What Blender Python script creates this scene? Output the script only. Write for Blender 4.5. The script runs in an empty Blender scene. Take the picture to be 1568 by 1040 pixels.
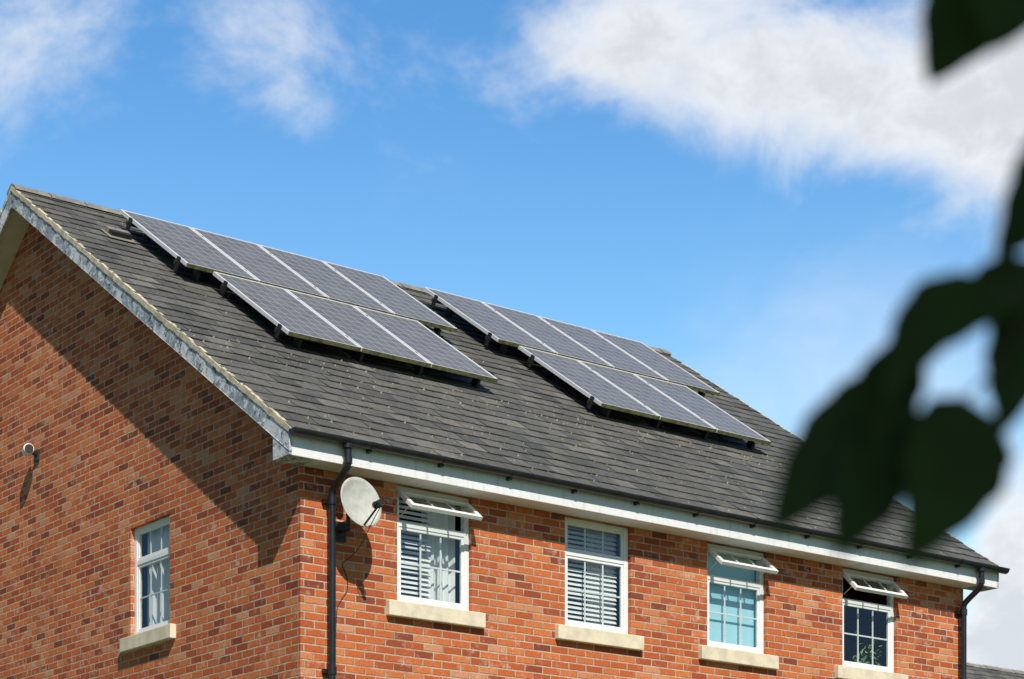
import bpy, math, random
from mathutils import Vector, Matrix
random.seed(7)
scene = bpy.context.scene
C = bpy.data

# ------------------------------------------------------------------ frames
ANG = math.atan2(0.608, 0.794)
HOUSE = Matrix.Translation((-1.962, 20.0, 0.0)) @ Matrix.Rotation(ANG, 4, 'Z')
PT = 0.675                      # roof slope tan
TH = math.atan(PT)
ZR0 = 5.6625                    # roof surface height above t = 0
TR = 5.66                       # ridge t
GROUND = -1.6

# ------------------------------------------------------------------ node helpers
class NT:
    def __init__(s, tree):
        s.t = tree; s.n = tree.nodes; s.l = tree.links
    def node(s, typ, **kw):
        nd = s.n.new(typ)
        for k, v in kw.items(): setattr(nd, k, v)
        return nd
    def put(s, sock, v):
        if v is None: return
        if isinstance(v, bpy.types.NodeSocket): s.l.new(v, sock)
        else: sock.default_value = v
    def m(s, op, a, b=None, c=None, clamp=False):
        nd = s.node('ShaderNodeMath', operation=op); nd.use_clamp = clamp
        s.put(nd.inputs[0], a); s.put(nd.inputs[1], b); s.put(nd.inputs[2], c)
        return nd.outputs[0]
    def ss(s, v, lo, hi, a=0.0, b=1.0):
        nd = s.node('ShaderNodeMapRange', interpolation_type='SMOOTHSTEP')
        s.put(nd.inputs['Value'], v)
        nd.inputs['From Min'].default_value = lo; nd.inputs['From Max'].default_value = hi
        nd.inputs['To Min'].default_value = a; nd.inputs['To Max'].default_value = b
        return nd.outputs[0]
    def mix(s, f, a, b, mode='MIX'):
        nd = s.node('ShaderNodeMix', data_type='RGBA', blend_type=mode)
        s.put(nd.inputs[0], f)
        s.put(nd.inputs[6], a if isinstance(a, bpy.types.NodeSocket) else (*a, 1))
        s.put(nd.inputs[7], b if isinstance(b, bpy.types.NodeSocket) else (*b, 1))
        return nd.outputs[2]
    def noise(s, vec, scale, detail=4, rough=0.55, dist=0.0):
        nd = s.node('ShaderNodeTexNoise')
        if vec is not None: s.l.new(vec, nd.inputs['Vector'])
        nd.inputs['Scale'].default_value = scale; nd.inputs['Detail'].default_value = detail
        nd.inputs['Roughness'].default_value = rough; nd.inputs['Distortion'].default_value = dist
        return nd.outputs['Fac']
    def ramp(s, v, stops):
        nd = s.node('ShaderNodeValToRGB')
        s.l.new(v, nd.inputs[0])
        e = nd.color_ramp.elements
        while len(e) < len(stops): e.new(0.5)
        for i, (p, c) in enumerate(stops):
            e[i].position = p; e[i].color = (*c, 1)
        return nd.outputs[0]
    def xyz(s, x, y, z):
        nd = s.node('ShaderNodeCombineXYZ')
        s.put(nd.inputs[0], x); s.put(nd.inputs[1], y); s.put(nd.inputs[2], z)
        return nd.outputs[0]
    def sep(s, v):
        nd = s.node('ShaderNodeSeparateXYZ'); s.l.new(v, nd.inputs[0])
        return nd.outputs
    def bump(s, h, strength, dist):
        nd = s.node('ShaderNodeBump'); s.l.new(h, nd.inputs['Height'])
        nd.inputs['Strength'].default_value = strength; nd.inputs['Distance'].default_value = dist
        return nd.outputs[0]

def new_mat(name):
    m = C.materials.new(name); m.use_nodes = True
    t = NT(m.node_tree)
    p = m.node_tree.nodes['Principled BSDF']
    return m, t, p

def obj_co(t):
    return t.node('ShaderNodeTexCoord').outputs['Object']

# ------------------------------------------------------------------ materials
def mat_brick():
    m, t, p = new_mat('brick')
    co = obj_co(t)
    x, y, z = t.sep(co)
    wob = t.m('MULTIPLY', t.m('SUBTRACT', t.noise(co, 18, 2), 0.5), 0.009)
    wob2 = t.m('MULTIPLY', t.m('SUBTRACT', t.noise(co, 60, 2), 0.5), 0.010)
    u = t.m('ADD', t.m('ADD', t.m('ADD', x, y), 40.0), wob2)
    v = t.m('ADD', t.m('ADD', z, 10.0), wob)
    vr = t.m('DIVIDE', v, 0.075)
    row = t.m('FLOOR', vr)
    # every course is laid a little differently
    wr = t.node('ShaderNodeTexWhiteNoise', noise_dimensions='1D'); t.l.new(row, wr.inputs['W'])
    off = t.m('ADD', t.m('FRACT', t.m('MULTIPLY', row, 0.5)), t.m('MULTIPLY', wr.outputs['Value'], 0.10))
    ub = t.m('ADD', t.m('DIVIDE', u, 0.225), off)
    col = t.m('FLOOR', ub)
    fu = t.m('FRACT', ub); fv = t.m('FRACT', vr)
    du = t.m('MULTIPLY', t.m('MINIMUM', fu, t.m('SUBTRACT', 1.0, fu)), 0.225)
    dv = t.m('MULTIPLY', t.m('MINIMUM', fv, t.m('SUBTRACT', 1.0, fv)), 0.075)
    mask = t.ss(t.m('MINIMUM', du, dv), 0.0050, 0.0092)
    wn = t.node('ShaderNodeTexWhiteNoise', noise_dimensions='2D')
    t.l.new(t.xyz(col, row, 0.0), wn.inputs['Vector'])
    base = t.ramp(wn.outputs['Value'], [(0.0, (0.20, 0.050, 0.028)), (0.10, (0.34, 0.070, 0.027)),
        (0.30, (0.50, 0.105, 0.030)), (0.60, (0.60, 0.145, 0.040)), (0.85, (0.66, 0.20, 0.062)), (1.0, (0.64, 0.30, 0.16))])
    n1 = t.noise(co, 45, 5, 0.65)
    base = t.mix(t.ss(n1, 0.4, 0.75, 0.0, 0.55), base, (0.27, 0.065, 0.028))
    # efflorescence (pale lime bloom) patches
    n2 = t.noise(co, 9, 5, 0.7)
    n3 = t.noise(co, 1.1, 3)
    eff = t.m('MULTIPLY', t.ss(n2, 0.52, 0.68), t.ss(n3, 0.42, 0.60, 0.15, 0.75))
    base = t.mix(eff, base, (0.70, 0.48, 0.36))
    mort = t.mix(t.noise(co, 30, 3), (0.34, 0.25, 0.17), (0.74, 0.60, 0.44))
    mort = t.mix(t.ss(t.noise(co, 5, 5, .7), 0.44, 0.66, 0.0, 0.6), mort, (0.36, 0.14, 0.06))
    colr = t.mix(mask, mort, base)
    big = t.noise(co, 0.6, 4)
    colr = t.mix(t.ss(big, 0.35, 0.75, 0.0, 0.25), colr, (0.22, 0.07, 0.035))
    t.l.new(colr, p.inputs['Base Color'])
    p.inputs['Roughness'].default_value = 0.9
    p.inputs['Specular IOR Level'].default_value = 0.2
    h = t.m('ADD', mask, t.m('MULTIPLY', n1, 0.4))
    t.l.new(t.bump(h, 0.9, 0.007), p.inputs['Normal'])
    return m

def mat_slate():
    m, t, p = new_mat('slate')
    co = obj_co(t)
    ri = t.node('ShaderNodeNewGeometry').outputs['Random Per Island']
    base = t.ramp(ri, [(0, (0.070, 0.070, 0.067)), (0.25, (0.098, 0.096, 0.089)), (0.6, (0.122, 0.119, 0.108)), (0.9, (0.150, 0.144, 0.128)), (1, (0.20, 0.19, 0.165))])
    n = t.noise(co, 2.2, 6, 0.65)
    base = t.mix(t.ss(n, 0.42, 0.7, 0, 0.5), base, (0.155, 0.143, 0.108))
    n2 = t.noise(co, 38, 4, 0.6)
    base = t.mix(t.ss(n2, 0.62, 0.70, 0, 0.75), base, (0.34, 0.32, 0.23))
    n4 = t.noise(co, 14, 4, 0.6)
    base = t.mix(t.ss(n4, 0.3, 0.7, 0.45, 0.0), base, (0.052, 0.051, 0.048))
    t.l.new(base, p.inputs['Base Color'])
    p.inputs['Roughness'].default_value = 0.65
    p.inputs['Specular IOR Level'].default_value = 0.25
    t.l.new(t.bump(n2, 0.45, 0.004), p.inputs['Normal'])
    return m

def mat_simple(name, c, rough=0.6, vary=0.15, scale=6, c2=None, metal=0.0, bumpy=0.0, lo=0.35, hi=0.7):
    m, t, p = new_mat(name)
    co = obj_co(t)
    n = t.noise(co, scale, 6, 0.65)
    if c2 is None: c2 = tuple(x * 0.6 for x in c)
    col = t.mix(t.ss(n, lo, hi, 0, vary), c, c2)
    t.l.new(col, p.inputs['Base Color'])
    p.inputs['Roughness'].default_value = rough
    p.inputs['Metallic'].default_value = metal
    if bumpy: t.l.new(t.bump(n, bumpy, 0.01), p.inputs['Normal'])
    return m

def mat_peeling():
    m, t, p = new_mat('peeling_paint')
    co = obj_co(t)
    n = t.noise(co, 5, 8, 0.72, 0.4); n2 = t.noise(co, 22, 6, 0.7)
    a = t.mix(t.ss(n, 0.44, 0.54), (0.62, 0.64, 0.66), (0.27, 0.31, 0.36))
    a = t.mix(t.ss(n2, 0.56, 0.64), a, (0.84, 0.84, 0.82))
    a = t.mix(t.ss(t.noise(co, 10, 7, 0.78), 0.54, 0.60), a, (0.08, 0.07, 0.06))
    t.l.new(a, p.inputs['Base Color']); p.inputs['Roughness'].default_value = 0.8
    t.l.new(t.bump(n2, 0.5, 0.008), p.inputs['Normal'])
    return m

def mat_fascia():
    m, t, p = new_mat('fascia_paint')
    co = obj_co(t); x, y, z = t.sep(co)
    n = t.noise(t.xyz(t.m('MULTIPLY', x, 5.0), y, t.m('MULTIPLY', z, 1.2)), 3.0, 6, 0.7)
    a = t.mix(t.ss(n, 0.48, 0.75, 0, 0.5), (0.78, 0.775, 0.76), (0.46, 0.45, 0.42))
    n2 = t.noise(co, 34, 5, .7)
    a = t.mix(t.ss(n2, 0.62, 0.68, 0, 0.7), a, (0.25, 0.22, 0.18))
    t.l.new(a, p.inputs['Base Color']); p.inputs['Roughness'].default_value = 0.55
    return m

def mat_glass():
    m, t, p = new_mat('window_glass')
    t.n.remove(p)
    out = [n for n in t.n if n.type == 'OUTPUT_MATERIAL'][0]
    tr = t.node('ShaderNodeBsdfTransparent'); tr.inputs[0].default_value = (0.90, 0.94, 0.94, 1)
    gl = t.node('ShaderNodeBsdfGlossy'); gl.inputs['Roughness'].default_value = 0.03
    lw = t.node('ShaderNodeLayerWeight'); lw.inputs[0].default_value = 0.5
    nz = t.noise(obj_co(t), 1.5, 2)
    b = t.bump(nz, 0.25, 0.02)
    t.l.new(b, gl.inputs['Normal'])
    f5 = t.m('POWER', lw.outputs['Facing'], 5.0)
    fac = t.m('ADD', 0.12, t.m('MULTIPLY', f5, 0.88), clamp=True)
    mx = t.node('ShaderNodeMixShader')
    t.l.new(fac, mx.inputs[0])
    t.l.new(tr.outputs[0], mx.inputs[1]); t.l.new(gl.outputs[0], mx.inputs[2])
    t.l.new(mx.outputs[0], out.inputs[0])
    return m

def mat_pv():
    m, t, p = new_mat('pv_cells')
    uv = t.node('ShaderNodeTexCoord').outputs['UV']
    u, v, _ = t.sep(uv)
    def grid(c, n, w0, w1):
        f = t.m('FRACT', t.m('MULTIPLY', c, float(n)))
        d = t.m('MINIMUM', f, t.m('SUBTRACT', 1.0, f))
        return t.ss(d, w0, w1, 1, 0)
    g = t.m('MAXIMUM', grid(u, 6, 0.025, 0.06), grid(v, 10, 0.025, 0.06))
    bus = t.m('MULTIPLY', grid(t.m('ADD', u, 0.0833 * 0.5), 18, 0.02, 0.08), 0.25)
    wn = t.node('ShaderNodeTexWhiteNoise', noise_dimensions='2D')
    t.l.new(t.xyz(t.m('FLOOR', t.m('MULTIPLY', u, 6.0)), t.m('FLOOR', t.m('MULTIPLY', v, 10.0)), 0.0), wn.inputs['Vector'])
    co = obj_co(t)
    cell = t.mix(wn.outputs['Value'], (0.115, 0.108, 0.098), (0.15, 0.142, 0.130))
    cell = t.mix(t.m('MAXIMUM', g, bus), cell, (0.33, 0.325, 0.315))
    dust = t.noise(co, 3.0, 5, 0.6)
    cell = t.mix(t.ss(dust, 0.3, 0.8, 0.05, 0.30), cell, (0.25, 0.24, 0.22))
    t.l.new(cell, p.inputs['Base Color'])
    p.inputs['Roughness'].default_value = 0.28
    p.inputs['Specular IOR Level'].default_value = 0.35
    return m

def mat_leaf(name, c1, c2):
    m, t, p = new_mat(name)
    co = obj_co(t)
    ri = t.node('ShaderNodeNewGeometry').outputs['Random Per Island']
    a = t.mix(ri, c1, c2)
    a = t.mix(t.ss(t.noise(co, 12, 3), 0.4, 0.7, 0, 0.5), a, tuple(q * .6 for q in c1))
    t.l.new(a, p.inputs['Base Color']); p.inputs['Roughness'].default_value = 0.6
    p.inputs['Specular IOR Level'].default_value = 0.15
    return m

BR = mat_brick(); SL = mat_slate(); PEEL = mat_peeling(); FAS = mat_fascia()
GLASS = mat_glass(); PV = mat_pv(); LEAF = mat_leaf('leaf', (0.02, 0.045, 0.010), (0.045, 0.08, 0.018))
MORT = mat_simple('verge_mortar', (0.68, 0.59, 0.42), 0.9, 0.75, 9, (0.24, 0.21, 0.16), bumpy=0.6)
RIDGE = mat_simple('ridge_tile_clay', (0.16, 0.15, 0.135), 0.8, 0.8, 8, (0.32, 0.29, 0.22), bumpy=0.5)
UPVC = mat_simple('white_upvc', (0.82, 0.82, 0.80), 0.35, 0.25, 5, (0.66, 0.65, 0.61))
SILL = mat_simple('cast_stone', (0.76, 0.66, 0.48), 0.85, 0.6, 7, (0.48, 0.40, 0.29), bumpy=0.3)
BLACK = mat_simple('black_plastic', (0.012, 0.012, 0.014), 0.32, 0.5, 8, (0.03, 0.03, 0.03))
SOFF = mat_simple('soffit_board', (0.60, 0.52, 0.42), 0.8, 0.5, 4, (0.42, 0.35, 0.28))
DECK = mat_simple('roof_felt', (0.04, 0.04, 0.04), 0.9)
ALU = mat_simple('aluminium_frame', (0.74, 0.74, 0.74), 0.4, 0.3, 10, (0.58, 0.58, 0.57), metal=0.1)
MOSS = mat_simple('mossy_frame_edge', (0.20, 0.20, 0.07), 0.8, 0.9, 14, (0.05, 0.05, 0.03))
DARKM = mat_simple('dark_metal', (0.02, 0.02, 0.02), 0.5)
DISHM = mat_simple('dish_grey', (0.52, 0.52, 0.47), 0.5, 0.7, 9, (0.32, 0.31, 0.26))
BLIND = mat_simple('blind_slat', (0.80, 0.80, 0.78), 0.5)
CURT = mat_simple('curtain_cloth', (0.80, 0.80, 0.78), 0.9)
TEAL = mat_simple('roller_blind_cloth', (0.42, 0.72, 0.80), 0.8, 0.3, 2, (0.34, 0.62, 0.72))
DOORM = mat_simple('door_paint', (0.05, 0.08, 0.12), 0.4)
GRASS = mat_simple('grass', (0.06, 0.10, 0.03), 0.95, 0.8, 0.7, (0.10, 0.12, 0.04), bumpy=0.6)
BARK = mat_simple('bark', (0.10, 0.075, 0.05), 0.95, 0.8, 14, (0.04, 0.03, 0.02), bumpy=0.8)
PLANT = mat_simple('plant_green', (0.14, 0.30, 0.05), 0.7, 0.8, 20, (0.36, 0.40, 0.06))
LICH = mat_simple('lichen', (0.42, 0.39, 0.27), 0.95, 0.9, 30, (0.14, 0.14, 0.08))

# ------------------------------------------------------------------ mesh builder
class MB:
    def __init__(s): s.v = []; s.f = []; s.uv = {}
    def add(s, vs, fs):
        b = len(s.v); s.v += [tuple(v) for v in vs]; s.f += [tuple(b + i for i in f) for f in fs]
    def quad(s, a, b, c, d): s.add([a, b, c, d], [(0, 1, 2, 3)])
    def box(s, x0, x1, y0, y1, z0, z1, T=None):
        vs = [Vector((x, y, z)) for z in (z0, z1) for y in (y0, y1) for x in (x0, x1)]
        if T: vs = [T @ v for v in vs]
        s.add(vs, [(0, 2, 3, 1), (4, 5, 7, 6), (0, 1, 5, 4), (2, 6, 7, 3), (0, 4, 6, 2), (1, 3, 7, 5)])
    def cyl(s, p0, p1, r0, r1=None, n=14, T=None):
        r1 = r0 if r1 is None else r1
        p0 = Vector(p0); p1 = Vector(p1); d = (p1 - p0).normalized()
        a = d.orthogonal().normalized(); b = d.cross(a)
        vs = []
        for p, r in ((p0, r0), (p1, r1)):
            for i in range(n):
                w = 2 * math.pi * i / n
                vs.append(p + a * math.cos(w) * r + b * math.sin(w) * r)
        if T: vs = [T @ v for v in vs]
        fs = [(i, (i + 1) % n, n + (i + 1) % n, n + i) for i in range(n)]
        fs += [tuple(reversed(range(n))), tuple(range(n, 2 * n))]
        s.add(vs, fs)
    def obj(s, name, mat, parent, bevel=0, smooth=False):
        me = C.meshes.new(name); me.from_pydata(s.v, [], s.f); me.update()
        me.materials.append(mat)
        o = C.objects.new(name, me); scene.collection.objects.link(o)
        if parent: o.parent = parent
        if bevel:
            b = o.modifiers.new('bevel', 'BEVEL'); b.width = bevel; b.segments = 2; b.limit_method = 'ANGLE'
        if smooth:
            for p in me.polygons: p.use_smooth = True
        return o

def empty(name, mw):
    e = C.objects.new(name, None); scene.collection.objects.link(e)
    e.matrix_world = mw; e.empty_display_size = 0.3
    return e

def tube(name, pts, r, mat, parent, smooth_c=True, res=6):
    cu = C.curves.new(name, 'CURVE'); cu.dimensions = '3D'; cu.bevel_depth = r; cu.bevel_resolution = 4
    sp = cu.splines.new('NURBS' if smooth_c else 'POLY'); sp.points.add(len(pts) - 1)
    for i, q in enumerate(pts): sp.points[i].co = (*q, 1)
    if smooth_c: sp.use_endpoint_u = True; sp.order_u = 3; sp.resolution_u = res
    cu.use_fill_caps = True
    cu.materials.append(mat)
    o = C.objects.new(name, cu); scene.collection.objects.link(o)
    if parent: o.parent = parent
    return o

# wall in (u,z) with holes; P maps (u, depth, z) -> local point, depth>0 = inwards
def wall(mb, P, u0, u1, z0, z1, holes, reveal=0.11):
    us = sorted(set([u0, u1] + [h[0] for h in holes] + [h[1] for h in holes]))
    zs = sorted(set([z0, z1] + [h[2] for h in holes] + [h[3] for h in holes]))
    for i in range(len(us) - 1):
        for j in range(len(zs) - 1):
            cu_, cz = (us[i] + us[i + 1]) / 2, (zs[j] + zs[j + 1]) / 2
            if any(h[0] < cu_ < h[1] and h[2] < cz < h[3] for h in holes): continue
            mb.quad(P(us[i], 0, zs[j]), P(us[i + 1], 0, zs[j]), P(us[i + 1], 0, zs[j + 1]), P(us[i], 0, zs[j + 1]))
    for a, b, c, d in holes:
        mb.quad(P(a, 0, c), P(a, reveal, c), P(a, reveal, d), P(a, 0, d))
        mb.quad(P(b, 0, c), P(b, 0, d), P(b, reveal, d), P(b, reveal, c))
        mb.quad(P(a, 0, d), P(a, reveal, d), P(b, reveal, d), P(b, 0, d))
        mb.quad(P(a, 0, c), P(b, 0, c), P(b, reveal, c), P(a, reveal, c))

def wbox(mb, P, u0, u1, d0, d1, z0, z1):
    vs = [P(u, d, z) for z in (z0, z1) for d in (d0, d1) for u in (u0, u1)]
    mb.add(vs, [(0, 2, 3, 1), (4, 5, 7, 6), (0, 1, 5, 4), (2, 6, 7, 3), (0, 4, 6, 2), (1, 3, 7, 5)])

def window(P, u0, u1, z0, z1, parent, tag, open_deg=0, inside='blind', sill=True):
    fr = MB(); gl = MB()
    F = 0.055; D0, D1 = 0.045, 0.105
    zt = z0 + (z1 - z0) * 0.68
    wbox(fr, P, u0, u0 + F, D0, D1, z0, z1); wbox(fr, P, u1 - F, u1, D0, D1, z0, z1)
    wbox(fr, P, u0 + F, u1 - F, D0, D1, z0, z0 + F); wbox(fr, P, u0 + F, u1 - F, D0, D1, z1 - F * 0.8, z1)
    wbox(fr, P, u0 + F, u1 - F, D0 + .002, D1, zt - 0.025, zt + 0.025)
    a, b = u0 + F, u1 - F
    def light(za, zb, ncol, nrow, Q, S=0.028, d0=0.055, d1=0.085):
        wbox(fr, Q, a, a + S, d0, d1, za, zb); wbox(fr, Q, b - S, b, d0, d1, za, zb)
        wbox(fr, Q, a + S, b - S, d0, d1, za, za + S); wbox(fr, Q, a + S, b - S, d0, d1, zb - S, zb)
        for i in range(1, ncol):
            c = a + S + (b - a - 2 * S) * i / ncol
            wbox(fr, Q, c - .009, c + .009, d0 + .012, d0 + .024, za + S, zb - S)
        for j in range(1, nrow):
            c = za + S + (zb - za - 2 * S) * j / nrow
            wbox(fr, Q, a + S, b - S, d0 + .0125, d0 + .0235, c - .009, c + .009)
        gl.quad(Q(a + S, d0 + .009, za + S), Q(b - S, d0 + .009, za + S), Q(b - S, d0 + .009, zb - S), Q(a + S, d0 + .009, zb - S))
    light(z0 + F, zt - 0.025, 3, 2, P)
    za, zb = zt + 0.025, z1 - F * 0.8
    if open_deg:
        ang = math.radians(open_deg); hz = zb + 0.0; hd = 0.035
        def Q(u, d, z):
            dz = z - hz; dd = d - 0.055
            return P(u, hd + dd * math.cos(ang) + dz * math.sin(ang), hz + dz * math.cos(ang) - dd * math.sin(ang))
        a -= 0.03; b += 0.03
        light(za - 0.03, zb, 3, 1, Q, S=0.045, d0=0.045, d1=0.085)
        a += 0.03; b -= 0.03
        for c in (a + 0.02, b - 0.03):
            m0 = P(c, 0.06, za + 0.04); m1 = Q(c, 0.085, za + 0.08)
            fr.cyl(m0, m1, 0.005, n=6)
    else:
        light(za, zb, 3, 1, P)
    fr.obj('window_frame_' + tag, UPVC, parent, bevel=0.004)
    gl.obj('window_glass_' + tag, GLASS, parent)
    if sill:
        s = MB(); wbox(s, P, u0 - 0.13, u1 + 0.13, -0.065, 0.108, z0 - 0.15, z0 - 0.002)
        s.obj('sill_' + tag, SILL, parent, bevel=0.008)
    # interior
    i = MB()
    if inside == 'blind' or inside == 'blind_half':
        z = z0 + 0.05; top = z1 - 0.05
        ue = b - 0.02 if inside == 'blind' else a + 0.44
        while z < top:
            ii = 0.012
            i.quad(P(a, 0.15 - ii, z - .018), P(ue, 0.15 - ii, z - .018), P(ue, 0.15 + ii, z + .018), P(a, 0.15 + ii, z + .018))
            z += 0.048
        i.obj('blind_' + tag, BLIND, parent)
        i = MB()
    if inside in ('curtain', 'blind_half', 'blind'):
        N = 60; lo = a + (b - a) * (0.0 if inside == 'curtain' else 0.5); dd = 0.21 if inside != 'curtain' else 0.17
        for k in range(N):
            c0 = lo + (b - lo) * k / N; c1 = lo + (b - lo) * (k + 1) / N
            f0 = dd + 0.02 * math.sin(c0 * 75) + 0.01 * math.sin(c0 * 31); f1 = dd + 0.02 * math.sin(c1 * 75) + 0.01 * math.sin(c1 * 31)
            i.quad(P(c0, f0, z0), P(c1, f1, z0), P(c1, f1, z1), P(c0, f0, z1))
        i.obj('curtain_' + tag, CURT, parent)
    elif inside == 'roller':
        i.quad(P(a - .05, 0.14, z0 + .06), P(b + .05, 0.14, z0 + .06), P(b + .05, 0.14, z1), P(a - .05, 0.14, z1))
        i.obj('roller_blind_' + tag, TEAL, parent)
    elif inside == 'plant':
        rr = random.Random(3)
        for k in range(160):
            c = Vector((a + (b - a) * rr.uniform(0.45, 0.95), rr.uniform(0.13, 0.25), z0 + abs(rr.gauss(0.05, 0.17))))
            q = [P(c.x + rr.uniform(-.04, .04), c.y + rr.uniform(-.03, .03), c.z + rr.uniform(-.04, .04)) for _ in range(3)]
            i.add(q, [(0, 1, 2)])
        i.obj('windowsill_plant_' + tag, PLANT, parent)

# slated pitch. base: function (s, d, h) -> local point   (d = distance up the slope)
def slates(mb, fn, s0, s1, L, gauge=0.235, w=0.28, rnd=None):
    rnd = rnd or random.Random(1)
    n = int(L / gauge) + 1
    for i in range(n):
        d0 = i * gauge; d1 = min(d0 + gauge * 1.12, L)
        if d1 - d0 < 0.03: continue
        x = s0 - (w / 2 if i % 2 else 0)
        row_j = rnd.uniform(-.004, .004)
        while x < s1 - 0.01:
            a = max(x, s0) + 0.005 + rnd.uniform(-.002, .002); b = min(x + w, s1) - 0.005
            x += w
            if b - a < 0.03: continue
            j = rnd.uniform(-.008, .008) + row_j; sk = rnd.uniform(-.005, .005)
            if rnd.random() < .04: j -= rnd.uniform(0, .028); sk *= 3
            hb = 0.014 + rnd.uniform(0, .007); tl = rnd.uniform(-.003, .003)
            vs = [fn(a, d0 + j - sk, hb - tl), fn(b, d0 + j + sk, hb + tl), fn(b, d1, 0.004), fn(a, d1, 0.004),
                  fn(a, d0 + j - sk, hb - tl - .009), fn(b, d0 + j + sk, hb + tl - .009), fn(b, d1, -.004), fn(a, d1, -.004)]
            mb.add(vs, [(0, 1, 2, 3), (4, 5, 1, 0), (5, 6, 2, 1), (7, 4, 0, 3)])

cosT, sinT = math.cos(TH), math.sin(TH)

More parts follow.
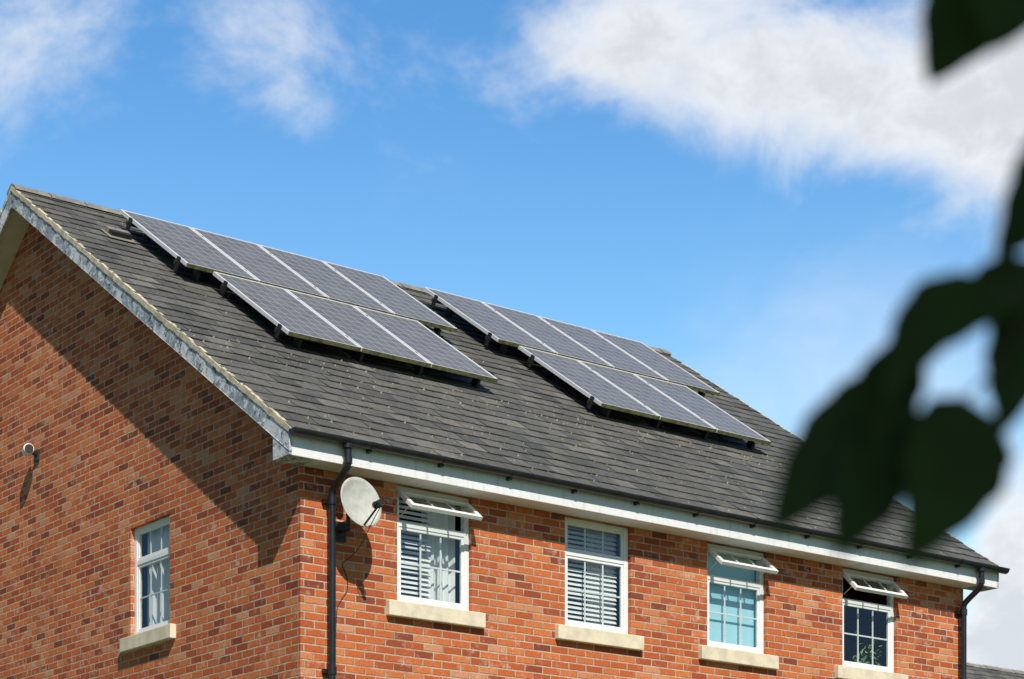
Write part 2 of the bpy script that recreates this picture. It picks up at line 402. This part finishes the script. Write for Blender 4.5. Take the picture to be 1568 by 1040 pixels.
def build_house(root, L, depth, zr0, z_ground, front_holes, left_holes, peel=True, so=0.30, eo=0.33):
    """gabled house, local x=0..L, y=0..depth, roof surface z = zr0 + PT*y"""
    tr = depth / 2
    zs = zr0 - PT * 0.28 - 0.25       # soffit height
    zr = zr0 + PT * tr
    w = MB()
    Pf = lambda u, d, z: (u, d, z)
    Pl = lambda u, d, z: (d, u, z)
    Pr = lambda u, d, z: (L - d, u, z)
    Pb = lambda u, d, z: (u, depth - d, z)
    wall(w, Pf, 0, L, z_ground - .5, zs + .05, front_holes)
    wall(w, Pl, 0, depth, z_ground - .5, zs + .05, left_holes)
    wall(w, Pr, 0, depth, z_ground - .5, zs + .05, [])
    wall(w, Pb, 0, L, z_ground - .5, zs + .05, [])
    for X in (0, L):
        w.add([(X, 0, zs + .05), (X, 0, zr0 - .05), (X, tr, zr - .05), (X, depth, zr0 - .05), (X, depth, zs + .05)], [(0, 1, 2, 3, 4)])
    w.obj('walls', BR, root)
    # roof
    Lr = (tr + eo) / cosT
    ff = lambda s, d, h: (s, -eo + d * cosT - h * sinT, zr0 - PT * eo + d * sinT + h * cosT)
    fb = lambda s, d, h: (s, depth + eo - d * cosT + h * sinT, zr0 - PT * eo + d * sinT + h * cosT)
    r = MB(); slates(r, ff, -so, L + so, Lr); slates(r, fb, -so, L + so, Lr, rnd=random.Random(2))
    r.obj('roof_slates', SL, root)
    # lichen / moss crumbs lodged on the slates
    rr = random.Random(21); lc = MB()
    for k in range(520):
        s_ = rr.uniform(-so + .1, L + so - .1); d_ = rr.choice([rr.uniform(.05, Lr - .3), abs(rr.gauss(0, 1.1)) + .05, rr.gauss(2.35, .2)])
        if d_ > Lr - .2 or d_ < .05: continue
        rad = rr.uniform(.005, .016); N = 6
        w0 = rr.random() * 6
        ring = [ff(s_ + rad * math.cos(w0 + 6.283 * q / N) * rr.uniform(.7, 1.2), d_ + rad * math.sin(w0 + 6.283 * q / N) * rr.uniform(.7, 1.2), .006) for q in range(N)]
        lc.add(ring + [ff(s_, d_, .022 + rad * .6)], [(q, (q + 1) % N, N) for q in range(N)])
    lc.obj('roof_lichen', LICH, root)
    dk = MB()
    for f in (ff, fb):
        q = [f(s, d, h) for h in (-.03, -.006) for (s, d) in ((-so + .02, .03), (L + so - .02, .03), (L + so - .02, Lr), (-so + .02, Lr))]
        dk.add(q, [(0, 1, 2, 3), (4, 5, 6, 7), (0, 1, 5, 4), (1, 2, 6, 5), (3, 0, 4, 7)])
    dk.obj('roof_deck', DECK, root)
    # ridge tiles
    rt = MB(); x = -so - .01; rr = random.Random(5)
    while x < L + so - .05:
        e = min(x + .44, L + so + .01); j = rr.uniform(-.006, .006); top = zr + .026 + j
        a0, a1 = x + .006, e - .006
        sec = [(-.125, -.125 * PT + .004), (-.115, -.115 * PT + .022), (-.03, .006), (.0, .012), (.03, .006), (.115, -.115 * PT + .022), (.125, -.125 * PT + .004)]
        vs = [(X, tr + y, top + z) for X in (a0, a1) for (y, z) in sec]
        n = len(sec)
        rt.add(vs, [(i, i + 1, n + i + 1, n + i) for i in range(n - 1)] + [tuple(range(n)), tuple(range(n, 2 * n))])
        x = e
    rt.obj('ridge_tiles', RIDGE, root)
    # mortar at verge
    mo = MB()
    for sx in (-1, 1):
        X0 = -so if sx < 0 else L + so
        for f in (ff, fb):
            N = 90
            for k in range(N):
                d0, d1 = Lr * k / N, Lr * (k + 1) / N
                o0 = .005 + .008 * rr.random(); hh = -.032 - .012 * rr.random(); ht = .004 + .014 * rr.random()
                xa = X0 + sx * o0; xb = X0 - sx * .03
                q = [f(xa, d0, ht), f(xa, d1, ht), f(xa, d1, hh), f(xa, d0, hh), f(xb, d0, ht), f(xb, d1, ht), f(xb, d1, hh), f(xb, d0, hh)]
                mo.add(q, [(0, 1, 2, 3), (0, 4, 5, 1), (3, 2, 6, 7), (0, 3, 7, 4), (1, 5, 6, 2)])
    mo.obj('verge_mortar', MORT, root)
    # bargeboards
    bb = MB(); sf = MB()
    for sx in (-1, 1):
        xa = -so if sx < 0 else L + so
        xi = xa - sx * .028
        for sgn, f in ((1, ff), (-1, fb)):
            def zz(y): return zr0 + PT * y if sgn == 1 else zr0 + PT * (depth - y)
            y0 = -.29 if sgn == 1 else depth + .29
            q = []
            for X in (xa, xi):
                for (y, top) in ((y0, 1), (tr, 1), (tr, 0), (y0, 0)):
                    q.append((X, y, zz(y) - (.040 if top else .215)))
            bb.add(q, [(0, 1, 2, 3), (4, 5, 6, 7), (0, 1, 5, 4), (2, 3, 7, 6), (0, 3, 7, 4), (1, 2, 6, 5)])
            q = [(xi, y0, zz(y0) - .17), (xi, tr, zz(tr) - .17), (0 if sx < 0 else L, tr, zz(tr) - .17), (0 if sx < 0 else L, y0, zz(y0) - .17)]
            sf.add(q, [(0, 1, 2, 3)])
            ya, yb = (-.285, .0) if sgn == 1 else (depth, depth + .285)
            x0_, x1_ = (xa + .001, 0) if sx < 0 else (L, xa - .001)
            zt_a, zt_b = zz(ya) - .2, zz(yb) - .2
            za = zs - .004
            v = [(x0_, ya, za), (x1_, ya, za), (x1_, yb, za), (x0_, yb, za), (x0_, ya, max(zt_a, za + .02)), (x1_, ya, max(zt_a, za + .02)), (x1_, yb, max(zt_b, za + .02)), (x0_, yb, max(zt_b, za + .02))]
            bb.add(v, [(0, 1, 2, 3), (4, 5, 6, 7), (0, 1, 5, 4), (1, 2, 6, 5), (2, 3, 7, 6), (3, 0, 4, 7)])
    bb.obj('bargeboards', PEEL if peel else UPVC, root, bevel=0.004)
    sf.obj('verge_soffit', SOFF, root)
    # fascia + soffit both sides
    fa = MB(); so_ = MB()
    for (ya, yb, yw) in ((-.29, -.262, 0), (depth + .262, depth + .29, depth)):
        fa.box(-so + .03, L + so - .03, ya, yb, zs - .008, zs + .215)
        so_.box(.0, L, min(yb, yw) if yw == 0 else yw, max(ya, yw) if yw else yw, zs, zs + .012)
    fa.obj('fascia', FAS, root, bevel=0.004); so_.obj('eave_soffit', FAS, root)
    # gutters: half-round troughs + brackets
    gu = MB(); gb = MB()
    for yc in (-.352, depth + .352):
        R = .058; zc = zs + .215; N = 12
        xs = [-so - .01, L + so + .05]
        out = [(yc + R * math.cos(math.pi + math.pi * i / N), zc + R * math.sin(math.pi + math.pi * i / N)) for i in range(N + 1)]
        inn = [(yc + (R - .006) * math.cos(math.pi + math.pi * i / N), zc + (R - .006) * math.sin(math.pi + math.pi * i / N)) for i in range(N + 1)]
        prof = out + inn[::-1]; n = len(prof)
        gu.add([(X, y, z) for X in xs for (y, z) in prof], [(i, (i + 1) % n, n + (i + 1) % n, n + i) for i in range(n)])
        for X in xs: gu.add([(X, y, z) for (y, z) in out], [tuple(range(N + 1))])
        x = .55
        while x < L + .2:
            for (wd, RR) in ((.014, R + .005),):
                pr = [(yc + RR * math.cos(math.pi + math.pi * i / N), zc + RR * math.sin(math.pi + math.pi * i / N)) for i in range(N + 1)]
                pi_ = [(yc + (R + .0006) * math.cos(math.pi + math.pi * i / N), zc + (R + .0006) * math.sin(math.pi + math.pi * i / N)) for i in range(N + 1)]
                pp = pr + pi_[::-1]; n = len(pp)
                gb.add([(X, y, z) for X in (x - wd, x + wd) for (y, z) in pp], [(i, (i + 1) % n, n + (i + 1) % n, n + i) for i in range(n)] + [tuple(range(n)), tuple(range(n, 2 * n))])
            yi = -.29 if yc < 0 else depth + .29
            gb.box(x - .015, x + .015, min(yi, yc), max(yi, yc), zc - .080, zc - .05)
            x += .82
    gu.obj('gutter', BLACK, root); gb.obj('gutter_brackets', BLACK, root)
    return ff, fb, Lr, zs

# ------------------------------------------------------------------ main house
house = empty('brick_house', HOUSE)
L = 9.22; DEP = 2 * TR
wins = [(1.085, 1.970, 52, 'blind_half'), (3.148, 4.030, 0, 'blind'), (5.106, 5.985, 50, 'roller'), (7.173, 8.067, 46, 'plant')]
Z0, Z1 = 4.09, 5.215
fh = [(a, b, Z0, Z1) for a, b, _, _ in wins] + [(a, b, 1.40, 2.52) for a, b, _, _ in wins[:3]] + [(7.1, 8.1, -1.45, .65)]
lh = [(2.515, 3.369, Z0 + .02, 5.255), (7.9, 8.75, Z0 + .02, 5.255), (2.515, 3.369, 1.4, 2.5)]
ff, fb, Lr, ZS = build_house(house, L, DEP, ZR0, GROUND, fh, lh)
Pf = lambda u, d, z: (u, d, z)
Pl = lambda u, d, z: (d, u, z)
for k, (a, b, o, ins) in enumerate(wins):
    window(Pf, a, b, Z0, Z1, house, 'upper_%d' % (k + 1), o, ins)
for k, (a, b, o, ins) in enumerate(wins[:3]):
    window(Pf, a, b, 1.40, 2.52, house, 'lower_%d' % (k + 1), 0, 'curtain')
window(Pl, 2.515, 3.369, Z0 + .02, 5.255, house, 'gable_1', 0, 'curtain')
window(Pl, 7.9, 8.75, Z0 + .02, 5.255, house, 'gable_2', 0, 'curtain')
window(Pl, 2.515, 3.369, 1.4, 2.5, house, 'gable_3', 0, 'curtain')
d = MB(); d.box(7.1, 8.1, .05, .10, -1.45, .65); d.box(7.2, 7.55, .035, .05, -.4, .5); d.box(7.65, 8.0, .035, .05, -.4, .5)
d.cyl((7.99, .0, -.5), (7.99, .05, -.5), .025); d.obj('front_door', DOORM, house, bevel=.004)
d = MB(); d.box(6.9, 8.3, -.35, -.001, GROUND - .2, -1.46); d.obj('door_step', SILL, house, bevel=.01)

# downpipes
def downpipe(s, tag):
    zt = ZS + .16; x1 = s
    tube('downpipe_' + tag, [(x1, -.352, zt), (x1, -.352, zt - .10), (x1, -.352, zt - .19), (x1, -.30, zt - .235), (x1, -.16, zt - .32), (x1, -.085, zt - .37), (x1, -.085, zt - .47), (x1, -.085, GROUND)], .034, BLACK, house)
    m = MB()
    m.cyl((x1, -.352, zt - .03), (x1, -.352, zt + .01), .05); m.cyl((x1, -.352, zt - .17), (x1, -.352, zt - .11), .041)
    for z in (zt - .50, 3.3, 1.5, -.3):
        m.cyl((x1, -.085, z), (x1, -.085, z + .07), .042); m.box(x1 - .065, x1 + .065, -.05, -.001, z + .015, z + .055)
    m.obj('downpipe_clips_' + tag, BLACK, house)
downpipe(.295, 'near'); downpipe(9.13, 'far')

# roof vent slate
m = MB()
def rbox(mb, s0, s1, d0, d1, h0, h1, f=None):
    f = f or ff
    vs = [f(s, dd, h) for h in (h0, h1) for dd in (d0, d1) for s in (s0, s1)]
    mb.add(vs, [(0, 2, 3, 1), (4, 5, 7, 6), (0, 1, 5, 4), (2, 6, 7, 3), (0, 4, 6, 2), (1, 3, 7, 5)])
dv = (4.60 + .33) / cosT
rbox(m, .33, .66, dv - .12, dv + .16, .022, .030); rbox(m, .36, .63, dv + .03, dv + .12, .03, .085)
m.obj('roof_vent', RIDGE, house, bevel=.006)
m = MB(); rbox(m, .37, .62, dv - .05, dv + .031, .032, .080); m.obj('roof_vent_mouth', DARKM, house)

# ------------------------------------------------------------------ solar panels
def panel_array(name, s_top, s_bot, seed):
    TTOP = 5.07
    o = Vector(ff(s_top, (TTOP + .33) / cosT, 0))
    root = empty(name, HOUSE @ Matrix.Translation(o))
    def F(s, d, h): return tuple(Vector(ff(s, d, h)) - o)
    PW, PG = .887, .013
    fr = MB(); ms = MB(); rl = MB(); cl = MB(); hk = MB()
    verts = []; faces = []; uvs = []
    dtop = (TTOP + .33) / cosT; PL = 1.868
    for (ss, n, dt, h) in ((s_top, 4, dtop, .205), (s_bot, 3, dtop - PL - .02, .19)):
        db = dt - PL
        for i in range(n):
            a = ss + i * (PW + PG); b = a + PW; E = .026; H0, H1 = h - .038, h
            def fbx(mb, s0, s1, d0, d1, h0, h1):
                vs = [F(s, dd, hh) for hh in (h0, h1) for dd in (d0, d1) for s in (s0, s1)]
                mb.add(vs, [(0, 2, 3, 1), (4, 5, 7, 6), (0, 1, 5, 4), (2, 6, 7, 3), (0, 4, 6, 2), (1, 3, 7, 5)])
            fbx(fr, a, a + E, db, dt, H0, H1); fbx(fr, b - E, b, db, dt, H0, H1)
            fbx(fr, a + E, b - E, dt - E, dt, H0, H1); fbx(fr, a + E, b - E, db, db + E * .6, H0 , H1)
            fbx(ms, a + .002, b - .002, db - .004, db - .0005, H0 - .004, H1 + .001)
            k = len(verts)
            verts += [F(a + E, db + E * .6, h - .004), F(b - E, db + E * .6, h - .004), F(b - E, dt - E, h - .004), F(a + E, dt - E, h - .004)]
            faces.append((k, k + 1, k + 2, k + 3)); uvs += [(0, 0), (1, 0), (1, 1), (0, 1)]
            fbx(cl, a + E, b - E, db + .03, dt - .03, h - .016, h - .012)
            for dd in (db + .35, dt - .35):
                if i: fbx(hk, a - PG, a, dd - .02, dd + .02, h - .002, h + .004)
        for dd in (db + .18, dt - .35):
            fbx(rl, ss - .05, ss + n * (PW + PG) + .045, dd - .02, dd + .02, h - .080, h - .039)
            for e in (ss - .026, ss + n * (PW + PG) + .0):
                fbx(hk, e, e + .024, dd - .025, dd + .025, h - .085, h + .006)
            for q in range(n + 1):
                sx = ss + .22 + q * (n * (PW + PG) - .40) / n
                fbx(hk, sx - .018, sx + .018, dd - .09, dd + .02, .02, h - .075)
                if q == 0: fbx(hk, ss - .035, ss - .012, dd - .035, dd + .02, .06, h - .06)
    fr.obj('panel_frames', ALU, root); ms.obj('panel_lower_edges', MOSS, root)
    rl.obj('mounting_rails', DARKM, root); cl.obj('back_sheets', DARKM, root); hk.obj('clamps_and_hooks', DARKM, root)
    me = C.meshes.new('panel_cells'); me.from_pydata(verts, [], faces); me.materials.append(PV)
    uvl = me.uv_layers.new(name='UVMap')
    for i, l in enumerate(me.loops): uvl.data[i].uv = uvs[l.vertex_index]
    ob = C.objects.new('panel_cells', me); scene.collection.objects.link(ob); ob.parent = root
panel_array('solar_panel_array', .69, 1.01, 1)
panel_array('solar_panel_array', 4.88, 5.18, 2)

# ------------------------------------------------------------------ satellite dish
DC = Vector((.43, -.31, 4.865))
dish = empty('satellite_dish', HOUSE @ Matrix.Translation(DC))
Rinv = Matrix.Rotation(-ANG, 4, 'Z')
n = (Rinv @ Vector((.62, -.74, .22))).normalized()
up = (Vector((0, 0, 1)) - n * n.z).normalized(); rt_ = up.cross(n)
m = MB(); R = .245; NR, NA = 8, 40
vs = [Vector((0, 0, 0)) - n * .0]
for i in range(1, NR + 1):
    r = R * i / NR
    for j in range(NA):
        w = 2 * math.pi * j / NA
        vs.append(rt_ * (r * math.cos(w) * .93) + up * (r * math.sin(w)) + n * (r * r * 1.0))
fs = [(0, 1 + j, 1 + (j + 1) % NA) for j in range(NA)]
for i in range(NR - 1):
    for j in range(NA):
        a = 1 + i * NA + j; b = 1 + i * NA + (j + 1) % NA
        fs.append((a, a + NA, b + NA, b))
m.add(vs, fs)
o = m.obj('reflector', DISHM, dish, smooth=True)
md = o.modifiers.new('s', 'SOLIDIFY'); md.thickness = .006
lnb = n * .30 - up * .12
m = MB(); m.cyl(-up * .235 + n * .03, lnb - n * .02 - up * .03, .010)
m.cyl(lnb - up * .03, lnb + n * .05 - up * .03, .02)
m.cyl(-n * .04, -n * .01, .07); 
m.cyl(-n * .04, Vector((.0, .16, -.10)), .018); m.cyl(Vector((0, .16, -.22)), Vector((0, .16, -.04)), .02)
m.cyl(Vector((0, .16, -.20)), Vector((0, .29, -.20)), .018); m.box(-.06, .06, .29, .309, -.29, -.11)
m.obj('mount_arm', DARKM, dish)
m = MB(); m.cyl(lnb + n * .04, lnb - n * .035, .026, .032); m.cyl(lnb - n * .035, lnb - n * .05, .036)
m.obj('lnb', DARKM, dish, bevel=.003)
tube('cable', [lnb + n * .05 - up * .03, lnb + Vector((-.02, .05, -.14)), Vector((.1, .1, -.36)), Vector((.08, .24, -.44)), Vector((.0, .295, -.50)), Vector((.08, .30, -.60)), Vector((.09, .30, -.74)), Vector((.02, .303, -.82)), Vector((-.07, .303, -.98)), Vector((-.07, .303, -3.5))], .004, DARKM, dish)

# ------------------------------------------------------------------ gable lamp
lamp = empty('wall_lamp', HOUSE @ Matrix.Translation((0, 5.62, 6.50)))
m = MB(); m.box(-.025, -.001, -.05, .05, -.07, .06); m.cyl((-.02, 0, .0), (-.12, -.02, .03), .018); m.obj('bracket', DARKM, lamp, bevel=.003)
m = MB(); m.cyl((-.10, .08, .045), (-.15, -.09, .035), .055, .062, n=20); m.obj('lamp_head', UPVC, lamp, bevel=.012)
m = MB(); m.cyl((-.151, -.093, .035), (-.156, -.108, .034), .048, n=20); m.obj('lens', DARKM, lamp)

# ------------------------------------------------------------------ neighbouring house
N_ = HOUSE @ Matrix.Translation((14.5, 8.1, 7.4 - PT * 4.0 - ZR0))
h2 = empty('brick_house', N_)
fh2 = [(a, a + .9, Z0, Z1) for a in (1.2, 4.0, 7.5, 11.0)]
build_house(h2, 14.0, 8.0, ZR0, GROUND - (7.4 - PT * 4.0 - ZR0), fh2, [], peel=False)
for k, hh in enumerate(fh2): window(Pf, hh[0], hh[1], hh[2], hh[3], h2, 'front_%d' % (k + 1), 0, 'curtain')

# ------------------------------------------------------------------ ground
g = MB(); S = 1500
g.quad((-S, -S, GROUND), (S, -S, GROUND), (S, S, GROUND), (-S, S, GROUND))
g.obj('ground', GRASS, None)
g = MB(); T = HOUSE
def hp(s, t, z): return tuple((T @ Vector((s, t, 0)))[:2]) + (z,)
g.add([hp(-1.2, -1.3, GROUND + .004), hp(10.5, -1.3, GROUND + .004), hp(10.5, 12.5, GROUND + .004), hp(-1.2, 12.5, GROUND + .004)], [(0, 1, 2, 3)])
g.obj('paving', mat_simple('paving_stone', (.3, .28, .25), .9, .5, 3), None)

# ------------------------------------------------------------------ tree
tree = empty('tree', Matrix.Translation((0, 0, 0)))
wood = MB()
def limb(pts, r0, r1):
    for i in range(len(pts) - 1):
        a = r0 + (r1 - r0) * i / (len(pts) - 1); b = r0 + (r1 - r0) * (i + 1) / (len(pts) - 1)
        wood.cyl(pts[i], pts[i + 1], a, b, n=10)
limb([(1.75, -.2, GROUND - .1), (1.72, -.15, -.5), (1.62, -.05, .6), (1.60, 0, 1.5), (1.5, .2, 2.4), (1.45, .25, 3.2)], .14, .04)
limb([(1.61, -.02, 1.0), (1.55, .7, 1.28), (1.30, 1.35, 1.30), (1.0, 1.75, 1.18), (.72, 1.95, .98), (.58, 2.0, .80), (.50, 2.0, .69)], .035, .004)
limb([(.62, 1.98, .86), (.56, 2.0, .93), (.49, 2.0, 1.02)], .006, .002)
limb([(1.0, 1.75, 1.18), (.75, 1.95, 1.15), (.50, 2.0, 1.02)], .008, .003)
limb([(.50, 2.0, .69), (.43, 2.0, .675), (.395, 2.0, .655), (.36, 2.02, .61)], .005, .002)
limb([(.49, 2.0, .685), (.455, 2.0, .62), (.415, 2.0, .578)], .003, .0015)
rt2 = random.Random(11)
leaves = MB()
def simple_leaf(c, dirv, size, nrm):
    side = dirv.cross(nrm).normalized() * size * .42
    leaves.add([c, c + dirv * size * .45 + side, c + dirv * size, c + dirv * size * .45 - side, c + dirv * size * .5 - nrm * size * .08], [(0, 1, 4), (1, 2, 4), (2, 3, 4), (3, 0, 4)])
centers = []
for k in range(46):
    w = rt2.uniform(0, 2 * math.pi); e = math.acos(rt2.uniform(-1, 1)); rr = rt2.uniform(.55, 1) 
    centers.append(Vector((1.35 + 1.35 * rr * math.sin(e) * math.cos(w), .15 + 1.35 * rr * math.sin(e) * math.sin(w), 2.75 + 1.05 * rr * math.cos(e))))
for k in range(20):  # extra clumps out of view, added sunward to shade the hanging spray
    centers.append(Vector((.95 + rt2.uniform(-.35, .35), .25 + rt2.uniform(-.3, .3), 2.40 + rt2.uniform(-.3, .4))))
for c in centers:
    limb([(1.55, .1, 2.0 + .3 * rt2.random()), tuple((Vector((1.5, .15, 2.4)) + c) / 2 + Vector((0, 0, .1))), tuple(c)], .018, .004)
    for q in range(85):
        p_ = c + Vector((rt2.gauss(0, .2), rt2.gauss(0, .2), rt2.gauss(0, .15)))
        dv_ = Vector((rt2.uniform(-1, 1), rt2.uniform(-1, 1), rt2.uniform(-1, .2))).normalized()
        nn = Vector((rt2.uniform(-1, 1), rt2.uniform(-1, 1), 1.2)).normalized()
        simple_leaf(p_, dv_, rt2.uniform(.07, .13), nn)
wood.obj('trunk_and_limbs', BARK, tree, smooth=True)
leaves.obj('crown_foliage', LEAF, tree)
# the hanging spray of leaves at the end of the low branch
spray = MB()
def leaf(base, tip, width, bend=(0, 0, 0), roll=0.0, wp=.42):
    base = Vector(base); tip = Vector(tip); bend = Vector(bend)
    ax = (tip - base); Ln = ax.length; ax.normalize()
    nrm = Vector((math.sin(roll), -math.cos(roll), .15)); nrm = (nrm - ax * nrm.dot(ax)).normalized()
    side = ax.cross(nrm); N = 14; vs = []
    for i in range(N + 1):
        q = i / N
        wd = width * .5 * (math.sin(math.pi * q ** (math.log(.5) / math.log(wp))) ** .85 if 0 < q < 1 else 0) + .0006
        c = base.lerp(tip, q) + bend * math.sin(math.pi * q)
        wv = 1 + .05 * math.sin(i * 2.1)
        vs += [c - side * wd * wv - nrm * wd * -.18, c, c + side * wd * wv + nrm * wd * .18]
    fs = []
    for i in range(N):
        a = i * 3
        fs += [(a, a + 1, a + 4, a + 3), (a + 1, a + 2, a + 5, a + 4)]
    spray.add(vs, fs)
SPRAY = [
 # base, tip, width, bend, roll, widest point
 ((.458, 2.00, 1.020), (.390, 2.02, .884), .090, (0, 0, 0), .2, .42),
 ((.486, 1.98, 1.005), (.438, 1.97, .892), .092, (0, 0, 0), -.2, .42),
 ((.522, 2.03, .850), (.448, 2.00, .712), .074, (.010, 0, 0), .3, .42),
 ((.490, 2.00, .678), (.338, 1.98, .570), .066, (-.022, 0, .034), .1, .45),
 ((.375, 2.00, .622), (.244, 2.03, .466), .080, (-.004, 0, .0), -.2, .45),
 ((.350, 2.02, .590), (.298, 1.98, .434), .078, (.008, 0, .0), .3, .45),
 ((.412, 1.97, .578), (.362, 1.98, .424), .096, (.016, 0, 0), .0, .34),
 ((.480, 2.02, .690), (.455, 2.00, .550), .062, (.004, 0, 0), -.2, .42),
 ((.500, 2.00, .704), (.400, 2.04, .658), .052, (0, 0, .01), .2, .42),
 ((.375, 2.01, .650), (.322, 2.00, .490), .066, (-.008, 0, 0), .1, .42),
 ((.350, 1.99, .600), (.372, 2.01, .490), .052, (-.006, 0, 0), -.1, .45),
]
for b_, t_, w_, be, ro, wp_ in SPRAY: leaf(b_, t_, w_, be, ro, wp_)
o = spray.obj('leaf_spray', mat_leaf('shaded_leaf', (0.026, 0.048, 0.008), (0.04, 0.065, 0.012)), tree, smooth=True)  # separate leaf colour with the crown's shade painted in

# ------------------------------------------------------------------ sun, sky
sd = (Matrix.Rotation(ANG, 4, 'Z') @ Vector((-.2575, -.666, .700))).normalized()
sun = C.lights.new('sun', 'SUN'); sun.energy = 5.0; sun.angle = math.radians(.53); sun.color = (1, .95, .87)
so_ = C.objects.new('sun', sun); scene.collection.objects.link(so_); so_.location = (5, -10, 20)
so_.rotation_euler = sd.to_track_quat('Z', 'Y').to_euler()

w = C.worlds.new('World'); scene.world = w; w.use_nodes = True
t = NT(w.node_tree); bg = w.node_tree.nodes['Background']
sky = t.node('ShaderNodeTexSky', sky_type='NISHITA'); sky.sun_disc = False
sky.sun_elevation = math.asin(sd.z); sky.sun_rotation = math.atan2(sd.x, sd.y)
sky.air_density = 1.0; sky.dust_density = .4; sky.ozone_density = 2.5
gen = t.node('ShaderNodeTexCoord').outputs['Generated']
nv = t.node('ShaderNodeVectorMath', operation='NORMALIZE'); t.l.new(gen, nv.inputs[0])
x, y, z = t.sep(nv.outputs[0])
az = t.m('ARCTAN2', x, y); el = t.m('ARCSINE', z)
# streak the texture along a shallow diagonal, as the wind does
vec = t.xyz(t.m('ADD', t.m('MULTIPLY', az, .75), t.m('MULTIPLY', el, .35)), t.m('SUBTRACT', el, t.m('MULTIPLY', az, .25)), 3.7)
n1 = t.noise(vec, 15, 12, .60, .45)
n2 = t.noise(vec, 55, 7, .62, .3)
nn = t.m('ADD', t.m('MULTIPLY', t.m('SUBTRACT', n1, .5), 3.0), t.m('MULTIPLY', t.m('SUBTRACT', n2, .5), .55))
def blob(a, e, ra, re, amp=1.0):
    da = t.m('DIVIDE', t.m('SUBTRACT', az, a), ra); de = t.m('DIVIDE', t.m('SUBTRACT', el, e), re)
    r2 = t.m('ADD', t.m('MULTIPLY', da, da), t.m('MULTIPLY', de, de))
    return t.m('MULTIPLY', t.m('EXPONENT', t.m('MULTIPLY', r2, -1.0)), amp)
field = None
for b in [(-.225, .415, .042, .040, .62), (-.115, .432, .050, .032, .60), (-.096, .400, .018, .022, .35),
          (.165, .410, .090, .034, 1.05), (.050, .432, .055, .026, .8), (.10, .412, .04, .022, .5), (.24, .40, .05, .045, .9),
          (.228, .200, .022, .060, 1.3), (.21, .155, .05, .03, 1.0), (.8, .3, .25, .1, 1.0), (-.7, .35, .2, .1, 1.0), (2.8, .35, .3, .12, .7), (-2.8, .5, .3, .12, .7)]:
    v = blob(*b); field = v if field is None else t.m('ADD', field, v)
cov = t.m('ADD', t.m('SUBTRACT', field, .40), t.m('MULTIPLY', nn, .66))
mask = t.ss(cov, -.25, .72, 0.0, 0.96)
haze = t.m('MULTIPLY', t.ss(t.m('ADD', blob(.16, .27, .10, .06, .7), t.m('MULTIPLY', t.m('SUBTRACT', n1, .5), 1.0)), .0, 1.0), .45)
mask = t.m('MAXIMUM', mask, haze)
shade = t.ss(t.m('ADD', cov, t.m('MULTIPLY', t.m('SUBTRACT', n2, .5), 1.6)), .3, 1.2)
cloud = t.mix(shade, (9.0, 9.2, 9.5), (7.2, 7.45, 7.9))
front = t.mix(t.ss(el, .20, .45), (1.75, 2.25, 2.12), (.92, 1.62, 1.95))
# sky brightened around the view, dimmed elsewhere to cut fill light on the gable
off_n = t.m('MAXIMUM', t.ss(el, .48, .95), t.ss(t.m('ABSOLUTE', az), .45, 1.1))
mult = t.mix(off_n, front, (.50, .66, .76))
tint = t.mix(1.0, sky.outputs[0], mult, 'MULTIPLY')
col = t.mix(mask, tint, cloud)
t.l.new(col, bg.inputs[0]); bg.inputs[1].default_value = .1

# ------------------------------------------------------------------ camera
cam = C.cameras.new('camera'); co = C.objects.new('camera', cam); scene.collection.objects.link(co)
co.location = (0, 0, 0); co.rotation_euler = (math.radians(90), 0, 0)
cam.sensor_width = 36; cam.lens = 36 * 3302 / 1568; cam.shift_y = 1055 / 1568
cam.clip_start = .05; cam.clip_end = 5000
cam.dof.use_dof = True; cam.dof.focus_distance = 22.5; cam.dof.aperture_fstop = 3.0
scene.camera = co
scene.view_settings.view_transform = 'Standard'; scene.view_settings.look = 'None'
scene.view_settings.exposure = 0
